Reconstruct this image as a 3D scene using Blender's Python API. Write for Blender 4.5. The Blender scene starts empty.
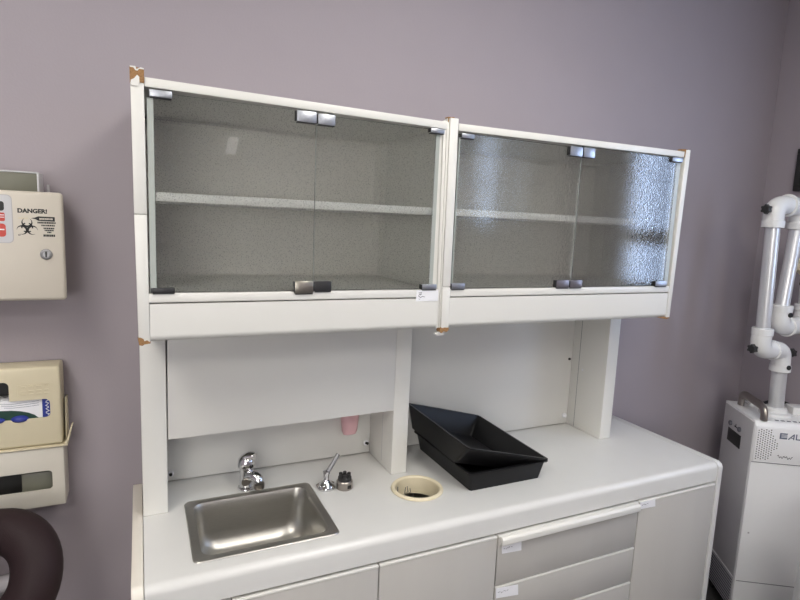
import bpy, bmesh, math, random
from mathutils import Vector, Matrix
random.seed(7)
SC = bpy.context.scene
COL = SC.collection
R = math.radians

# ------------------------------------------------------------------ materials
def mat(name, color, rough=0.5, metal=0.0, noise=0.0, nscale=40.0, bump=0.0, bscale=200.0,
        spec=0.5, emit=None, estr=0.0, coat=0.0, stretch=None):
    m = bpy.data.materials.new(name); m.use_nodes = True
    nt = m.node_tree; b = nt.nodes['Principled BSDF']
    c = (*color, 1.0)
    b.inputs['Base Color'].default_value = c
    b.inputs['Roughness'].default_value = rough
    b.inputs['Metallic'].default_value = metal
    b.inputs['Specular IOR Level'].default_value = spec
    b.inputs['Coat Weight'].default_value = coat
    if emit:
        b.inputs['Emission Color'].default_value = (*emit, 1)
        b.inputs['Emission Strength'].default_value = estr
    tc = nt.nodes.new('ShaderNodeTexCoord')
    vec = tc.outputs['Object']
    if stretch:
        mp = nt.nodes.new('ShaderNodeMapping'); mp.inputs['Scale'].default_value = stretch
        nt.links.new(vec, mp.inputs['Vector']); vec = mp.outputs['Vector']
    if noise > 0:
        n = nt.nodes.new('ShaderNodeTexNoise'); n.inputs['Scale'].default_value = nscale
        n.inputs['Detail'].default_value = 4
        nt.links.new(vec, n.inputs['Vector'])
        mx = nt.nodes.new('ShaderNodeMix'); mx.data_type = 'RGBA'
        lo = tuple(max(0, x * (1 - noise)) for x in color); hi = tuple(min(1, x * (1 + noise)) for x in color)
        mx.inputs['A'].default_value = (*lo, 1); mx.inputs['B'].default_value = (*hi, 1)
        nt.links.new(n.outputs['Fac'], mx.inputs['Factor'])
        nt.links.new(mx.outputs['Result'], b.inputs['Base Color'])
    if bump > 0:
        n2 = nt.nodes.new('ShaderNodeTexNoise'); n2.inputs['Scale'].default_value = bscale
        n2.inputs['Detail'].default_value = 3
        nt.links.new(vec, n2.inputs['Vector'])
        bp = nt.nodes.new('ShaderNodeBump'); bp.inputs['Strength'].default_value = bump
        bp.inputs['Distance'].default_value = 0.002
        nt.links.new(n2.outputs['Fac'], bp.inputs['Height'])
        nt.links.new(bp.outputs['Normal'], b.inputs['Normal'])
    return m

def glass_mat(name):
    """pebbled cabinet glass: part clear, part softly scattered through its rough skin, glossy outside"""
    m = bpy.data.materials.new(name); m.use_nodes = True
    nt = m.node_tree; nt.nodes.clear(); N = nt.nodes.new; L = nt.links.new
    out = N('ShaderNodeOutputMaterial')
    tr = N('ShaderNodeBsdfTransparent'); tr.inputs['Color'].default_value = (0.99, 0.995, 0.985, 1)
    rf = N('ShaderNodeBsdfRefraction'); rf.inputs['Color'].default_value = (0.99, 0.995, 0.985, 1)
    rf.inputs['Roughness'].default_value = 0.11; rf.inputs['IOR'].default_value = 1.12
    df = N('ShaderNodeBsdfDiffuse'); df.inputs['Color'].default_value = (0.55, 0.57, 0.55, 1)
    gl = N('ShaderNodeBsdfGlossy'); gl.inputs['Roughness'].default_value = 0.07
    tc = N('ShaderNodeTexCoord')
    n = N('ShaderNodeTexNoise'); n.inputs['Scale'].default_value = 130; n.inputs['Detail'].default_value = 1.5
    L(tc.outputs['Object'], n.inputs['Vector'])
    bp = N('ShaderNodeBump'); bp.inputs['Strength'].default_value = 0.12; bp.inputs['Distance'].default_value = 0.0016
    L(n.outputs['Fac'], bp.inputs['Height']); L(bp.outputs['Normal'], gl.inputs['Normal'])
    fr = N('ShaderNodeFresnel'); fr.inputs['IOR'].default_value = 1.5
    L(bp.outputs['Normal'], fr.inputs['Normal'])
    n2 = N('ShaderNodeTexVoronoi'); n2.inputs['Scale'].default_value = 230
    L(tc.outputs['Object'], n2.inputs['Vector'])
    rmp = N('ShaderNodeMapRange')
    rmp.inputs['From Min'].default_value = 0.12; rmp.inputs['From Max'].default_value = 0.34
    rmp.inputs['To Min'].default_value = 0.30; rmp.inputs['To Max'].default_value = 0.015
    L(n2.outputs['Distance'], rmp.inputs['Value'])
    m0 = N('ShaderNodeMixShader'); m0.inputs['Fac'].default_value = 0.66
    L(tr.outputs[0], m0.inputs[1]); L(rf.outputs[0], m0.inputs[2])
    m1 = N('ShaderNodeMixShader'); m2 = N('ShaderNodeMixShader')
    L(rmp.outputs['Result'], m1.inputs['Fac']); L(m0.outputs[0], m1.inputs[1]); L(df.outputs[0], m1.inputs[2])
    L(fr.outputs[0], m2.inputs['Fac']); L(m1.outputs[0], m2.inputs[1]); L(gl.outputs[0], m2.inputs[2])
    L(m2.outputs[0], out.inputs['Surface'])
    return m

M = {}
M['wall'] = mat('mauve_paint', (0.360, 0.322, 0.350), 0.62, noise=0.03, nscale=6, bump=0.12, bscale=160, spec=0.35)
M['ceil'] = mat('ceiling_tile', (0.75, 0.75, 0.73), 0.9, noise=0.05, nscale=60)
M['floor'] = mat('dark_floor', (0.05, 0.047, 0.047), 0.5, noise=0.3, nscale=30)
M['white'] = mat('white_laminate', (0.76, 0.75, 0.71), 0.38, noise=0.012, nscale=8)
M['frame'] = mat('cabinet_white', (0.755, 0.745, 0.705), 0.36, noise=0.012, nscale=9)
M['shelf'] = mat('shelf_white', (0.88, 0.88, 0.86), 0.35)
M['inside'] = mat('cabinet_interior', (0.74, 0.72, 0.67), 0.5, noise=0.01, nscale=9)
M['counter'] = mat('counter_laminate', (0.70, 0.695, 0.675), 0.28, noise=0.02, nscale=14, bump=0.05, bscale=300)
M['cream'] = mat('cream_edge', (0.80, 0.75, 0.67), 0.4, noise=0.02)
M['front'] = mat('greige_front', (0.50, 0.482, 0.455), 0.38, noise=0.03, nscale=20, stretch=(1, 1, 0.15))
M['panel'] = mat('back_panel', (0.71, 0.70, 0.67), 0.36, noise=0.015, nscale=8)
M['chip'] = mat('particle_board', (0.33, 0.18, 0.075), 0.9, noise=0.45, nscale=300, bump=0.6, bscale=500)
M['dark'] = mat('dark_gap', (0.02, 0.018, 0.016), 0.7)
M['steel'] = mat('brushed_steel', (0.50, 0.485, 0.45), 0.36, 1.0, noise=0.12, nscale=50, bump=0.06, bscale=90, stretch=(1, 14, 14))
M['chrome'] = mat('chrome', (0.75, 0.75, 0.77), 0.09, 1.0)
M['clip'] = mat('brushed_clip', (0.47, 0.49, 0.53), 0.38, 1.0, noise=0.2, nscale=200)
M['brass'] = mat('brass_reflection_clip', (0.50, 0.47, 0.40), 0.3, 1.0, noise=0.2, nscale=120)  # beige-brass reflection put into the clip's own colour
M['darkclip'] = mat('dark_clip', (0.24, 0.22, 0.235), 0.35, 0.8, noise=0.2, nscale=150)  # darker tone of the clip metal
M['blackclip'] = mat('black_clip', (0.03, 0.03, 0.032), 0.35, spec=0.4)
M['tray'] = mat('black_plastic', (0.014, 0.014, 0.015), 0.36, bump=0.06, bscale=260, spec=0.18)
M['ring'] = mat('cream_plastic', (0.74, 0.66, 0.48), 0.45, noise=0.04)
M['sharps'] = mat('beige_enamel', (0.64, 0.59, 0.51), 0.4, noise=0.015)
M['olive'] = mat('olive_grey_plastic', (0.17, 0.17, 0.13), 0.4, noise=0.05)
M['holder'] = mat('yellow_beige_plastic', (0.66, 0.59, 0.42), 0.42, noise=0.02)
M['holder2'] = mat('pale_beige_plastic', (0.62, 0.585, 0.51), 0.42, noise=0.02)
M['black'] = mat('black_print', (0.012, 0.012, 0.012), 0.5)
M['red'] = mat('red_print', (0.55, 0.06, 0.045), 0.5)
M['paper'] = mat('white_paper', (0.84, 0.84, 0.87), 0.7)
M['plate'] = mat('plate_grey_white', (0.58, 0.58, 0.60), 0.5)
M['ink'] = mat('grey_ink', (0.12, 0.12, 0.14), 0.7)
M['blue'] = mat('blue_print', (0.02, 0.035, 0.26), 0.45)
M['green'] = mat('dark_green_print', (0.01, 0.05, 0.035), 0.4)
M['pink'] = mat('pink_plastic', (0.74, 0.45, 0.48), 0.4)
M['vinyl'] = mat('dark_brown_vinyl', (0.026, 0.0155, 0.017), 0.55, bump=0.25, bscale=380, spec=0.16)
M['lgrey'] = mat('light_grey_plastic', (0.45, 0.43, 0.45), 0.4)
M['tower'] = mat('white_enamel', (0.86, 0.86, 0.86), 0.33, noise=0.01)
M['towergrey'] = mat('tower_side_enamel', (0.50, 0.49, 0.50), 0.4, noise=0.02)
M['pvc'] = mat('white_fitting', (0.80, 0.80, 0.79), 0.25)
M['alu'] = mat('satin_tube', (0.80, 0.81, 0.82), 0.32, 0.55)
M['rubber'] = mat('black_rubber', (0.02, 0.02, 0.02), 0.55)
M['logo'] = mat('blue_grey_print', (0.10, 0.12, 0.18), 0.5)
M['lock'] = mat('dull_chrome', (0.33, 0.33, 0.34), 0.42, 0.7, noise=0.3, nscale=120)
M['nickel'] = mat('satin_nickel', (0.36, 0.33, 0.30), 0.3, 1.0)
M['light'] = mat('light_diffuser', (0.9, 0.9, 0.9), 0.6, emit=(1.0, 0.965, 0.90), estr=9.3)
M['pane'] = mat('daylit_pane', (0.8, 0.85, 0.9), 0.5, emit=(0.52, 0.68, 1.0), estr=4.2)
M['fill_pane'] = mat('added_fill_pane', (0.8, 0.85, 0.9), 0.5, emit=(1.0, 0.98, 0.95), estr=4.0)  # glow of the added window behind the viewer
M['glass'] = glass_mat('pebbled_glass')
M['edgeglass'] = mat('pale_glass_edge', (0.40, 0.43, 0.40), 0.3)
def tape_mat():
    m = bpy.data.materials.new('clear_tape'); m.use_nodes = True
    nt = m.node_tree; nt.nodes.clear()
    out = nt.nodes.new('ShaderNodeOutputMaterial'); t = nt.nodes.new('ShaderNodeBsdfTransparent')
    d = nt.nodes.new('ShaderNodeBsdfDiffuse'); d.inputs['Color'].default_value = (0.7, 0.68, 0.66, 1)
    mx = nt.nodes.new('ShaderNodeMixShader'); mx.inputs['Fac'].default_value = 0.10
    nt.links.new(t.outputs[0], mx.inputs[1]); nt.links.new(d.outputs[0], mx.inputs[2]); nt.links.new(mx.outputs[0], out.inputs['Surface'])
    return m
M['tape'] = tape_mat()

# ------------------------------------------------------------------ geometry helpers
def NB(): return bmesh.new()

def box(bm, x0, x1, y0, y1, z0, z1, bev=0.0, seg=2):
    b = bmesh.new()
    bmesh.ops.create_cube(b, size=1.0)
    for v in b.verts:
        v.co = Vector((x0 + (v.co.x + .5) * (x1 - x0), y0 + (v.co.y + .5) * (y1 - y0), z0 + (v.co.z + .5) * (z1 - z0)))
    if bev > 0:
        bmesh.ops.bevel(b, geom=b.edges[:], offset=bev, segments=seg, affect='EDGES', profile=0.5)
    join(bm, b)

def join(bm, b):
    me = bpy.data.meshes.new('t'); b.to_mesh(me); b.free(); bm.from_mesh(me); bpy.data.meshes.remove(me)

def hexa(bm, lo, hi, y0, y1, bev=0.0):
    """post with x-range lo=(x0,x1,z) at the bottom and hi=(x0,x1,z) or (x0,x1,z0,z1) at the top"""
    b = bmesh.new()
    zt = (hi[2], hi[3] if len(hi) > 3 else hi[2]); zb = (lo[2], lo[3] if len(lo) > 3 else lo[2])
    P = [(lo[0], y0, zb[0]), (lo[1], y0, zb[1]), (lo[1], y1, zb[1]), (lo[0], y1, zb[0]),
         (hi[0], y0, zt[0]), (hi[1], y0, zt[1]), (hi[1], y1, zt[1]), (hi[0], y1, zt[0])]
    v = [b.verts.new(p) for p in P]
    for f in ((3, 2, 1, 0), (4, 5, 6, 7), (0, 1, 5, 4), (1, 2, 6, 5), (2, 3, 7, 6), (3, 0, 4, 7)):
        b.faces.new([v[i] for i in f])
    if bev > 0: bmesh.ops.bevel(b, geom=b.edges[:], offset=bev, segments=2, affect='EDGES', profile=0.5)
    join(bm, b)

def prism(bm, poly, axis, a, c, bev=0.0):
    """extrude a 2D polygon; axis 'x': poly=(y,z); 'y': poly=(x,z); 'z': poly=(x,y)"""
    b = bmesh.new()
    def P(p, t):
        return {'x': (t, p[0], p[1]), 'y': (p[0], t, p[1]), 'z': (p[0], p[1], t)}[axis]
    v0 = [b.verts.new(P(p, a)) for p in poly]; v1 = [b.verts.new(P(p, c)) for p in poly]
    b.faces.new(v0); b.faces.new(list(reversed(v1)))
    n = len(poly)
    for i in range(n):
        b.faces.new([v0[i], v1[i], v1[(i + 1) % n], v0[(i + 1) % n]])
    bmesh.ops.recalc_face_normals(b, faces=b.faces[:])
    if bev > 0: bmesh.ops.bevel(b, geom=b.edges[:], offset=bev, segments=2, affect='EDGES', profile=0.5)
    join(bm, b)

def lathe(bm, prof, c=(0, 0, 0), n=32, rot=None, close=False):
    b = bmesh.new(); rings = []
    for r, z in prof:
        if r < 1e-6: rings.append([b.verts.new((0, 0, z))])
        else: rings.append([b.verts.new((r * math.cos(2 * math.pi * i / n), r * math.sin(2 * math.pi * i / n), z)) for i in range(n)])
    pairs = list(zip(rings, rings[1:])) + ([(rings[-1], rings[0])] if close else [])
    for A, B in pairs:
        for i in range(n):
            j = (i + 1) % n
            if len(A) == 1 and len(B) == 1: continue
            if len(A) == 1: b.faces.new([A[0], B[j], B[i]])
            elif len(B) == 1: b.faces.new([A[i], A[j], B[0]])
            else: b.faces.new([A[i], A[j], B[j], B[i]])
    bmesh.ops.recalc_face_normals(b, faces=b.faces[:])
    mtx = Matrix.Translation(c) @ (rot.to_4x4() if rot else Matrix.Identity(4))
    bmesh.ops.transform(b, matrix=mtx, verts=b.verts[:])
    join(bm, b)

def along(d):  # rotation taking +z to d
    return Vector((0, 0, 1)).rotation_difference(Vector(d).normalized()).to_matrix()

def cyl(bm, p, q, r, n=20, bev=0.0, r2=None):
    p = Vector(p); q = Vector(q); L = (q - p).length; r2 = r if r2 is None else r2
    if bev: prof = [(0, 0), (r - bev, 0), (r, bev), (r2, L - bev), (r2 - bev, L), (0, L)]
    else: prof = [(0, 0), (r, 0), (r2, L), (0, L)]
    lathe(bm, prof, p, n, along(q - p))

def tube(bm, pts, r, n=12, closed=False, flat=1.0):
    pts = [Vector(p) for p in pts]; b = bmesh.new(); rings = []; N = len(pts)
    rr = r if isinstance(r, (list, tuple)) else [r] * N
    prev = None
    for i, p in enumerate(pts):
        if closed: t = pts[(i + 1) % N] - pts[i - 1]
        else: t = pts[min(i + 1, N - 1)] - pts[max(i - 1, 0)]
        t.normalize()
        if prev is None:
            a = Vector((0, 0, 1)) if abs(t.z) < 0.9 else Vector((1, 0, 0))
            u = t.cross(a).normalized()
        else:
            u = (prev - t * prev.dot(t)).normalized()
        prev = u; w = t.cross(u)
        rings.append([b.verts.new(p + rr[i] * (math.cos(2 * math.pi * k / n) * u * flat + math.sin(2 * math.pi * k / n) * w)) for k in range(n)])
    for i in range(N if closed else N - 1):
        A, B = rings[i], rings[(i + 1) % N]
        for k in range(n): b.faces.new([A[k], A[(k + 1) % n], B[(k + 1) % n], B[k]])
    if not closed:
        b.faces.new(rings[0]); b.faces.new(rings[-1])
    bmesh.ops.recalc_face_normals(b, faces=b.faces[:])
    join(bm, b)

def smooth_path(pts, k=6):
    pts = [Vector(p) for p in pts]; out = []
    for i in range(len(pts) - 1):
        p0 = pts[max(i - 1, 0)]; p1 = pts[i]; p2 = pts[i + 1]; p3 = pts[min(i + 2, len(pts) - 1)]
        for j in range(k):
            t = j / k
            out.append(0.5 * ((2 * p1) + (p2 - p0) * t + (2 * p0 - 5 * p1 + 4 * p2 - p3) * t * t + (3 * p1 - p0 - 3 * p2 + p3) * t ** 3))
    out.append(pts[-1]); return out

def rrect(x0, x1, y0, y1, r, n=6):
    out = []
    for cx, cy, a in ((x1 - r, y1 - r, 0), (x0 + r, y1 - r, 90), (x0 + r, y0 + r, 180), (x1 - r, y0 + r, 270)):
        for i in range(n + 1):
            t = R(a + 90 * i / n); out.append((cx + r * math.cos(t), cy + r * math.sin(t)))
    return out

def loft(bm, loops, cap0=True, cap1=True):
    b = bmesh.new(); L = [[b.verts.new(p) for p in lp] for lp in loops]; n = len(L[0])
    for A, B in zip(L, L[1:]):
        for i in range(n): b.faces.new([A[i], A[(i + 1) % n], B[(i + 1) % n], B[i]])
    if cap0: b.faces.new(list(reversed(L[0])))
    if cap1: b.faces.new(L[-1])
    bmesh.ops.recalc_face_normals(b, faces=b.faces[:])
    join(bm, b)

def flat(bm, poly, y):      # a thin printed shape facing -y : poly=(x,z)
    prism(bm, poly, 'y', y, y - 0.0004)

def stroke(bm, pts, w, y, th=0.0004):
    """printed polyline on a plane facing -y, pts=(x,z)"""
    for (ax, az), (bx, bz) in zip(pts, pts[1:]):
        d = Vector((bx - ax, bz - az)); L = d.length
        if L < 1e-6: continue
        d /= L; nrm = Vector((-d.y, d.x)) * w / 2; e = d * w * 0.3
        prism(bm, [(ax - e.x + nrm.x, az - e.y + nrm.y), (ax - e.x - nrm.x, az - e.y - nrm.y), (bx + e.x - nrm.x, bz + e.y - nrm.y), (bx + e.x + nrm.x, bz + e.y + nrm.y)], 'y', y, y - th)

def boolean(a, cutters):
    """a: bmesh, cutters: list of bmesh -> bmesh of a minus the cutters"""
    me = bpy.data.meshes.new('a'); a.to_mesh(me); a.free(); oa = bpy.data.objects.new('a', me); COL.objects.link(oa)
    tmp = []
    for c in cutters:
        bmesh.ops.recalc_face_normals(c, faces=c.faces[:])
        mc = bpy.data.meshes.new('c'); c.to_mesh(mc); c.free(); oc = bpy.data.objects.new('c', mc); COL.objects.link(oc)
        md = oa.modifiers.new('b', 'BOOLEAN'); md.operation = 'DIFFERENCE'; md.solver = 'EXACT'; md.object = oc; tmp.append(oc)
    bpy.context.view_layer.update()
    ev = bpy.data.meshes.new_from_object(oa.evaluated_get(bpy.context.evaluated_depsgraph_get()))
    out = bmesh.new(); out.from_mesh(ev)
    for o in tmp + [oa]:
        m_ = o.data; bpy.data.objects.remove(o); bpy.data.meshes.remove(m_)
    bpy.data.meshes.remove(ev)
    return out

def text_bm(s, size, x, z, y, align='LEFT', sx=1.0, bold=0.0):
    cu = bpy.data.curves.new('tx', 'FONT'); cu.body = s; cu.size = size; cu.align_x = align; cu.extrude = 0.0002; cu.offset = bold
    o = bpy.data.objects.new('tx', cu); COL.objects.link(o); bpy.context.view_layer.update()
    me = bpy.data.meshes.new_from_object(o.evaluated_get(bpy.context.evaluated_depsgraph_get()))
    b = bmesh.new(); b.from_mesh(me)
    for v in b.verts: v.co = Vector((x + v.co.x * sx, y - v.co.z, z + v.co.y))
    bpy.data.objects.remove(o); bpy.data.curves.remove(cu); bpy.data.meshes.remove(me)
    return b

def wpos(o):
    p = Vector((0, 0, 0))
    while o is not None: p += o.location; o = o.parent
    return p

def obj(name, bm, m, parent=None, loc=None, smooth=True, local=False):
    """link one mesh object; bm is in world space (or in the parent's frame when local)"""
    me = bpy.data.meshes.new(name)
    off = Vector((0, 0, 0))
    if not local:
        off = wpos(parent) if parent else Vector((0, 0, 0))
        if loc: off = Vector(loc)
        bmesh.ops.translate(bm, vec=-off, verts=bm.verts[:])
    bm.to_mesh(me); bm.free()
    if smooth and len(me.polygons):
        me.polygons.foreach_set('use_smooth', [True] * len(me.polygons))
        me.set_sharp_from_angle(angle=R(32))
    o = bpy.data.objects.new(name, me); COL.objects.link(o)
    me.materials.append(m)
    if parent: o.parent = parent
    elif loc: o.location = loc
    return o

def thing(name, label, cat, loc, rotz=0.0, group=None):
    o = bpy.data.objects.new(name, None); COL.objects.link(o)
    o.empty_display_size = 0.05
    o.location = loc; o.rotation_euler = (0, 0, rotz); o['label'] = label; o['category'] = cat
    if group: o['group'] = group
    return o

def tag(o, label, cat, group=None):
    o['label'] = label; o['category'] = cat
    if group: o['group'] = group
    return o

def bx(name, m, parent, x0, x1, y0, y1, z0, z1, bev=0.0, label=None, **k):
    b = NB(); box(b, x0, x1, y0, y1, z0, z1, bev); o = obj(name, b, m, parent, **k)
    if label: o['label'] = label
    return o

def struct(name, bm, m):
    o = obj(name, bm, m, smooth=False); o['kind'] = 'structure'; return o

# ------------------------------------------------------------------ the room
X0, X1, Y0, CZ = -2.4, 2.835, -4.4, 3.0
b = NB(); box(b, X0 - .1, X1 + .1, 0, .1, 0, CZ); struct('wall_back', b, M['wall'])
b = NB(); box(b, X1, X1 + .1, Y0, 0, 0, CZ)
cs = []
WINS = [(-1.74, -1.00, 1.38, 2.50), (-3.54, -3.16, 1.70, 2.60)]
for y0, y1, z0, z1 in WINS:
    c = NB(); box(c, X1 - .1, X1 + .2, y0, y1, z0, z1); cs.append(c)
struct('wall_right', boolean(b, cs), M['wall'])
b = NB(); box(b, X0 - .1, X0, Y0, 0, 0, CZ); struct('wall_left', b, M['wall'])
b = NB(); box(b, X0 - .1, X1 + .1, Y0 - .1, Y0, 0, CZ)
FW = (-2.2, -.35, .95, 2.35)
c = NB(); box(c, FW[0], FW[1], Y0 - .2, Y0 + .1, FW[2], FW[3]); struct('wall_front', boolean(b, [c]), M['wall'])
b = NB(); box(b, X0 - .1, X1 + .1, Y0 - .1, .1, -.1, 0); struct('floor', b, M['floor'])
b = NB(); box(b, X0 - .1, X1 + .1, Y0 - .1, .1, CZ, CZ + .1); struct('ceiling', b, M['ceil'])
b = NB(); box(b, X1 - .012, X1, Y0, -.0, 0, .1, .003); struct('baseboard_right', b, M['dark'])
b = NB(); box(b, 1.96, X1 - .013, -.012, 0, 0, .1, .003); struct('baseboard_back', b, M['dark'])
for i, (y0, y1, z0, z1) in enumerate(WINS):
    w = NB()
    t = .04
    box(w, X1 + .005, X1 + .06, y0, y1, z0, z0 + t); box(w, X1 + .005, X1 + .06, y0, y1, z1 - t, z1)
    box(w, X1 + .005, X1 + .06, y0, y0 + t, z0 + t, z1 - t); box(w, X1 + .005, X1 + .06, y1 - t, y1, z0 + t, z1 - t)
    if i == 0: box(w, X1 + .01, X1 + .055, y0 + t, y1 - t, 1.66, 1.75)
    wo = struct('window_%d' % (i + 1), w, M['frame'])
    p = NB(); box(p, X1 + .03, X1 + .036, y0 + t, y1 - t, z0 + t, z1 - t)
    po = obj('pane', p, M['pane'], wo, smooth=False); po['kind'] = 'structure'

w = NB(); t = .05
box(w, FW[0], FW[1], Y0 - .06, Y0 - .005, FW[2], FW[2] + t); box(w, FW[0], FW[1], Y0 - .06, Y0 - .005, FW[3] - t, FW[3])
for x in (FW[0], (FW[0] + FW[1] - t) / 2, FW[1] - t): box(w, x, x + t, Y0 - .06, Y0 - .005, FW[2] + t, FW[3] - t)
wo = struct('window_3', w, M['frame'])  # unseen window added behind the viewer for frontal fill light
p = NB(); box(p, FW[0] + t, FW[1] - t, Y0 - .04, Y0 - .034, FW[2] + t, FW[3] - t)
po = obj('pane', p, M['fill_pane'], wo, smooth=False); po['kind'] = 'structure'

def ceiling_light(x, y, label, rx=.3, ry=.6):
    t = thing('ceiling_light', label, 'ceiling light', (x, y, CZ), group='ceiling light panels')
    f = NB()
    for a in ((x - rx, x + rx, y - ry, y - ry + .025), (x - rx, x + rx, y + ry - .025, y + ry), (x - rx, x - rx + .025, y - ry + .025, y + ry - .025), (x + rx - .025, x + rx, y - ry + .025, y + ry - .025)):
        box(f, *a, CZ - .03, CZ)
    obj('frame', f, M['frame'], t)
    bx('diffuser', M['light'], t, x - rx + .025, x + rx - .025, y - ry + .025, y + ry - .025, CZ - .02, CZ - .012)
LIGHTS = [(-1.0, -1.4), (-1.0, -3.4), (1.3, -3.4), (1.0, -1.55)]
ceiling_light(*LIGHTS[0], 'ceiling light panel nearest the sharps cabinet')
ceiling_light(*LIGHTS[1], 'added fill ceiling light panel behind the viewer, on the sharps cabinet side')  # unseen panel added as fill light
ceiling_light(*LIGHTS[2], 'added fill ceiling light panel behind the viewer, on the window side')  # second unseen rear panel, also added for fill
ceiling_light(*LIGHTS[3], 'ceiling light panel above the black trays')

# ------------------------------------------------------------------ upper cabinets
YF = -.4276
def chips(parent, shapes):
    for s in shapes:
        c = NB(); s(c); o = obj('chipped_corner', c, M['chip'], parent); o['label'] = 'broken corner showing brown particle board'

def clip(parent, x0, x1, z0, z1, m, thick=.013, lab=None):
    c = NB(); y = YF
    box(c, x0, x1, y - .004, y + .0035, z0, z1, .0016)
    o = obj('hinge_clip', c, m, parent)
    if lab: o['label'] = lab
    d = NB(); box(d, x0 - .0025, x0 - .0001, y - .003, y + .012, z0 + .001, z1 - .0008, .0006)
    box(d, x0 + .001, x1 - .001, y - .003, y + .012, z0 - .0022, z0 - .0001, .0006)
    obj('clip_pad', d, M['blackclip'], o)
    return o

def glass_door(parent, x0, x1, z0, z1, lab=None):
    g = NB(); box(g, x0, x1, YF + .004, YF + .009, z0, z1, .0008, 1)
    return obj('glass_door', g, M['glass'], parent)

def edge_strip(door, x0, x1, z0, z1):
    g = NB(); box(g, x0, x1, YF + .0035, YF + .0095, z0, z1, .0004, 1)
    o = obj('glass_edge', g, M['edgeglass'], door); o['label'] = 'pale polished glass edge'

# ---- left unit
cab = thing('wall_cabinet', 'white wall cabinet with pebbled glass doors above the sink', 'wall cabinet', (0.39, -.2, 1.4328), group='glass door wall cabinets')
ZS = 1.721
bx('side_panel', M['frame'], cab, .002, .0215, YF + .018, -.003, 1.436, 2.012); bx('side_panel', M['frame'], cab, .748, .7655, YF + .012, -.003, 1.45, 2.0)
b = NB(); hexa(b, (0, .0234, 1.4345), (-.003, .0226, ZS - .0007), YF, YF + .017, .0012)
hexa(b, (-.003, .0226, ZS + .0008), (-.0045, .0216, 2.024), YF, YF + .017, .0012); obj('edge_post', b, M['frame'], cab)
b = NB(); hexa(b, (.7745, .778, 1.4345), (.7668, .7735, 2.012), YF + .003, YF + .017, .0008)
hexa(b, (.7662, .7745, 1.4345), (.7585, .7668, 2.006), YF + .006, YF + .017, .0008)
obj('edge_post', b, M['frame'], cab)
def sagged(bm, x0, x1, zl, zr, th, y0, y1, bev=.0015):
    hexa(bm, (x0, x1, zl - th, zr - th), (x0, x1, zl, zr), y0, y1, bev)
b = NB(); sagged(b, .0225, .7675, 2.0115, 2.0025, .0195, YF + .002, -.003); obj('top_panel', b, M['frame'], cab)
b = NB(); box(b, .0225, .7655, YF + .001, -.003, 1.5245, 1.5455, .0012); obj('bottom_panel', b, M['frame'], cab)
def fascia(parent, x0, x1):
    prof = [(YF + .001, 1.521)]
    for i in range(7):
        a = R(90 * i / 6); prof.append((YF + .001 + .016 * (1 - math.cos(a)), 1.4335 + .016 * (1 - math.sin(a))))
    prof += [(YF + .03, 1.4335), (YF + .03, 1.521)]
    b = NB(); prism(b, prof, 'x', x0, x1); return obj('fascia', b, M['frame'], parent)
fascia(cab, .0242, .7655)
b = NB(); box(b, .0225, .7475, -.022, -.006, 1.546, 1.985); obj('back_panel', b, M['inside'], cab)
b = NB(); box(b, .0400, .7460, -.409, -.024, 1.7520, 1.7720, .001); s_ = obj('shelf', b, M['shelf'], cab)
gd = glass_door(cab, .0396, .4025, 1.5475, 1.9835); edge_strip(gd, .0265, .0395, 1.5475, 1.97); edge_strip(gd, .4026, .4037, 1.5475, 1.957)
clip(gd, .032, .077, 1.9725, 1.9875, M['clip']); clip(gd, .030, .077, 1.5462, 1.5585, M['blackclip'], lab='black clip')
clip(gd, .353, .4015, 1.957, 1.983, M['clip']); clip(gd, .355, .4015, 1.5405, 1.5715, M['brass'], lab='clip with a brass toned reflection in its colour')
t_ = NB(); prism(t_, [(.188, 1.866), (.211, 1.867), (.219, 1.906), (.197, 1.905)], 'y', YF + .0038, YF + .0034); o = obj('tape_mark', t_, M['tape'], gd); o['label'] = 'faint patch of clear tape'
gd = glass_door(cab, .4058, .7360, 1.5475, 1.9795); edge_strip(gd, .7361, .7475, 1.5475, 1.97)
clip(gd, .4055, .449, 1.956, 1.981, M['clip']); clip(gd, .4055, .4495, 1.5455, 1.5715, M['blackclip'], lab='dark clip')
clip(gd, .716, .757, 1.969, 1.981, M['clip']); clip(gd, .712, .757, 1.5462, 1.561, M['clip'])
st = bx('label_sticker', M['paper'], cab, .696, .7652, YF - .0002, YF + .0006, 1.5135, 1.5445, label='white paper label with scribble')
b = NB()
stroke(b, [(.712, 1.533), (.706, 1.534), (.703, 1.528), (.709, 1.524), (.715, 1.527), (.722, 1.5255)], .0014, YF - .0002)
stroke(b, [(.703, 1.537), (.712, 1.538), (.708, 1.5305)], .0012, YF - .0002); stroke(b, [(.705, 1.5195), (.707, 1.519)], .0012, YF - .0002)
obj('scribble', b, M['ink'], st)
def c1(c):
    prism(c, [(-.0055, 2.029), (.0225, 2.027), (.0222, 1.998), (.011, 1.998), (.010, 2.010), (.004, 2.006), (-.0052, 1.996)], 'y', YF - .0015, YF + .0178)
    prism(c, [(-.0055, 2.0285), (.003, 2.028), (.009, 2.0255), (.015, 2.027), (.0225, 2.0265), (.0222, 2.020), (-.0052, 2.020)], 'y', YF + .0165, YF + .08)
def c2(c):
    prism(c, [(-.0015, 1.4440), (.003, 1.446), (.010, 1.4425), (.012, 1.437), (.0175, 1.439), (.0245, 1.4335), (.0245, 1.4315), (.012, 1.430), (.008, 1.4268), (.001, 1.4285)], 'y', YF - .0012, YF + .0185)
chips(cab, (c1, c2))
b = NB(); prism(b, [(-.0048, 2.0295), (.006, 2.030), (.008, 2.024), (.016, 2.029), (.0222, 2.0275), (.0222, 2.0253), (.013, 2.0255), (.010, 2.0215), (.006, 2.0215), (.002, 2.027), (-.0048, 2.0270)], 'y', YF - .0025, YF + .05)
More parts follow.
